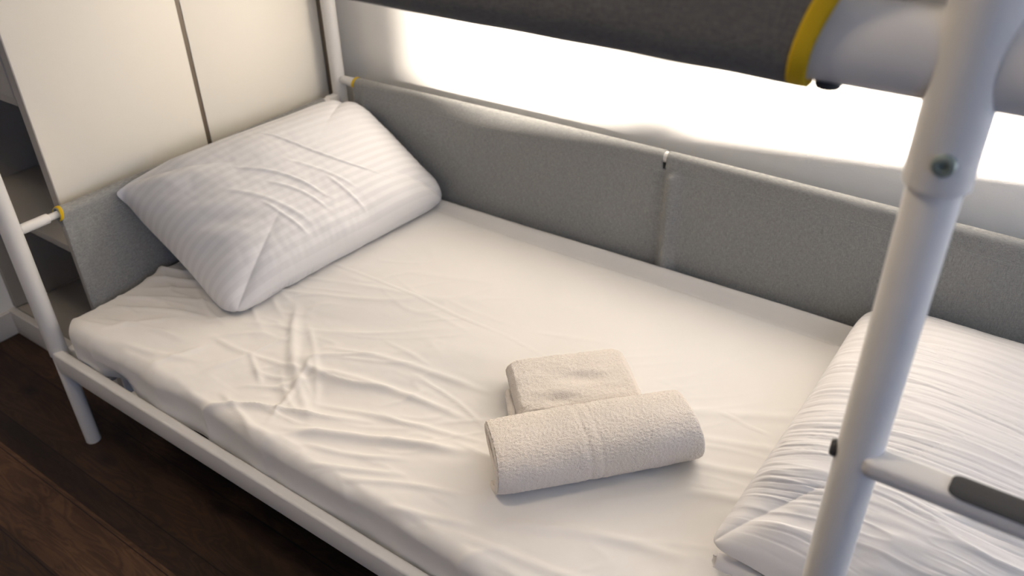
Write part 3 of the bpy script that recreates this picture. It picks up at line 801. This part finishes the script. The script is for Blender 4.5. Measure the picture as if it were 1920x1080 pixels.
# rolled towel: a thick band wound into a flattened spiral, swept along the roll
EX = np.array([.672, .740, 0]); EY = np.array([-.740, .672, 0]); O = np.array([1.134, .120, .3575])
def roll():
    Lr, wd, ht, th_ = .350, .150, .098, .0135
    turns = 2.35; n = 620
    t = np.linspace(0, turns * 2 * math.pi, n)
    shrink = 1 - t / (2 * math.pi) * (th_ * 1.12 / (ht / 2))          # outer radius falls by one layer each turn
    hz = ht / 2 - (t / (2 * math.pi)) * th_ * 1.08; hy = wd / 2 - (t / (2 * math.pi)) * th_ * 1.15
    ang = -math.pi * .62 - t
    def pt(off):
        c, s = np.cos(ang), np.sin(ang)
        e = .80
        y = np.sign(c) * np.abs(c) ** e * (hy - off); z = np.sign(s) * np.abs(s) ** e * (hz - off)
        return y, z
    yo, zo = pt(0.0); yi, zi = pt(th_)
    # closed outline of the band: outer, rounded end, inner back
    def cap(y0, z0, y1, z1, out):
        k = np.linspace(0, math.pi, 9)[1:-1]; cy, cz = (y0 + y1) / 2, (z0 + z1) / 2
        vy, vz = (y0 - y1) / 2, (z0 - z1) / 2; r_ = math.hypot(vy, vz)
        return cy + vy * np.cos(k) + out[0] * r_ * np.sin(k), cz + vz * np.cos(k) + out[1] * r_ * np.sin(k)
    d_end = np.array([yo[-1] - yo[-2], zo[-1] - zo[-2]]); d_end /= np.linalg.norm(d_end)
    d_st = np.array([yo[0] - yo[1], zo[0] - zo[1]]); d_st /= np.linalg.norm(d_st)
    ce = cap(yo[-1], zo[-1], yi[-1], zi[-1], d_end); cs = cap(yi[0], zi[0], yo[0], zo[0], d_st)
    y = np.concatenate([yo, ce[0], yi[::-1], cs[0], yo[:1]]); z = np.concatenate([zo, ce[1], zi[::-1], cs[1], zo[:1]])
    sl = np.concatenate([np.linspace(0, 1, n), np.ones(len(ce[0])), np.linspace(1, 0, n), np.zeros(len(cs[0])), [0]])
    ns = 190; s = np.linspace(0, 1, ns)
    ends = []
    Y, Sg = np.meshgrid(y, s, indexing='ij'); Z, _ = np.meshgrid(z, s, indexing='ij'); SL, _ = np.meshgrid(sl, s, indexing='ij')
    # slight swelling, soft bands, ends uneven between layers
    env = 1 + .03 * np.sin(Sg * math.pi) - .02 * Sg + .012 * pn(Sg * 7, SL * 3, 1.0)
    band = 1 - .022 * np.exp(-((Sg - .44) / .014) ** 2) - .016 * np.exp(-((Sg - .50) / .010) ** 2) + .012 * pn(Sg * 9, Z * 30, 4.0)
    a = Sg * Lr + (.006 * pn(SL * 5, 2.2, 3.3) - .020 * SL) * (1 - 2 * Sg) * -1
    zz = Z * env * band
    soft = np.minimum(Sg, 1 - Sg) * Lr
    rim = 1 - .05 * np.exp(-soft / .006)
    zz = zz * rim; yy = Y * env * band * (1 - .03 * np.exp(-soft / .006))
    zz = zz + ht / 2
    zz = np.where(zz < .006, .006 - .006 * (1 - np.exp((zz - .006) / .006)), zz)
    G = O + a[..., None] * EX + (yy + wd / 2)[..., None] * EY + zz[..., None] * np.array([0, 0, 1.0])
    grids = [(G, True)]
    o = towel_obj('rolled_towel', grids, M['terry'])
    # close both ends of the band
    m = n + len(ce[0]) + n + len(cs[0]) + 1
    me = o.data
    return o, G, n, len(ce[0])
ro, RG, rn, rc = roll()
# end faces of the spiral band
def end_face(col, flip):
    pts = RG[:, col, :]; outer = pts[:rn]; inner = pts[rn + rc: rn + rc + rn][::-1]
    nk = 7; k = np.linspace(0, 1, nk)
    d = EX * (-1 if col == 0 else 1)
    G = outer[:, None, :] * (1 - k)[None, :, None] + inner[:, None, :] * k[None, :, None] + (np.sin(k * math.pi) * .0035)[None, :, None] * d
    return G
for col in (0, -1):
    pass
tw = towel_obj('towel_end', [(end_face(0, 0), False), (end_face(-1, 0), False)], M['terry'], None, .0006)
bm = bmesh.new(); bm.from_mesh(ro.data); bm.from_mesh(tw.data)
bmesh.ops.remove_doubles(bm, verts=bm.verts, dist=.0007); bm.to_mesh(ro.data); bm.free(); bpy.data.objects.remove(tw)
ro.data.polygons.foreach_set('use_smooth', [True] * len(ro.data.polygons))
tag(ro, 'larger white terry towel rolled up, lying in front of the folded one', 'towel')

def slab(c, ex, ey, hx, hy, hz, res=.0022, sq=5.0, warp=None, edge=.5):
    """softly rounded thick layer of cloth"""
    grids = []
    n1, n2 = int(2 * hx / res), int(2 * hy / res)
    th = np.linspace(-1, 1, n1); ph = np.linspace(-1, 1, n2)
    U, V = np.meshgrid(np.sin(th * math.pi / 2) * .25 + th * .75, np.sin(ph * math.pi / 2) * .25 + ph * .75, indexing='ij')
    e = np.clip(1 - np.abs(U) ** 14, 0, 1) * np.clip(1 - np.abs(V) ** 14, 0, 1)
    # rounded plan corners
    k = np.maximum(np.abs(U), np.abs(V)); m = (np.abs(U) ** 12 + np.abs(V) ** 12) ** (1 / 12) + 1e-9
    s = k / m
    for sg in (1, -1):
        t = hz * e ** edge * sg
        if warp is not None: t = t + warp(U, V, sg)
        G = np.array(c) + (U * s * hx)[..., None] * ex + (V * s * hy)[..., None] * ey + t[..., None] * np.array([0, 0, 1.0])
        grids.append((G, False))
    return grids
FX = np.array([.714, .700, 0]); FY = np.array([-.700, .714, 0])
fc = np.array([.954, .391, 0]) + FX * .1135 - FY * .076
zt = .358
gr = []
r5 = math.radians(-3); FX2 = FX * math.cos(r5) + FY * math.sin(r5); FY2 = FY * math.cos(r5) - FX * math.sin(r5)
for k in range(3):
    c = fc + FX * (-.018 - .0012 * k) - FY * .030; z = zt + .0055 + k * .0098
    gr += slab((c[0], c[1], z), FX2, FY2, .108, .044, .0052, warp=lambda U, V, s: .0006 * fbm(U * 4, V * 4, 1.0, 2))
def top_warp(U, V, s):
    h = -.0085 * np.exp(-(((U - .12) / .34) ** 2 + ((V + .02 + .25 * (U - .1)) / .20) ** 2)) + .0045 * np.exp(-(((U + .25) / .4) ** 2 + ((V + .45) / .25) ** 2))
    h = h - .0050 * np.exp(-(((U + .35) / .22) ** 2 + ((V + .72) / .14) ** 2)) + .002 * fbm(U * 2.2, V * 2.2, 4.0, 2)
    drape = -.007 * sstep(.90, 1.0, np.abs(U)) - .006 * sstep(.90, 1.0, V)
    return h * (1 if s > 0 else .6) + drape
gr += slab((fc[0], fc[1], zt + .041), FX, FY, .1165, .078, .0105, warp=top_warp)
gr += slab((fc[0] + .002, fc[1] + .002, zt + .016), FX, FY, .112, .074, .018, warp=None)
fo = towel_obj('folded_towel', gr, M['terry'])
tag(fo, 'smaller white terry towel folded into a square pad behind the rolled one', 'towel')

# unseen fixture added over the warm fill light in front of the bed
m = MB(); m.tube([(.7, -.45, 2.549), (.7, -.45, 2.50), (.7, -.45, 2.462)], [.20, .20, .19], 48)
cl = m.build('overhead_fill_fixture', M['added_white'])
tag(cl, 'round white unseen fixture added over the fill light in front of the bunk bed', 'lamp')
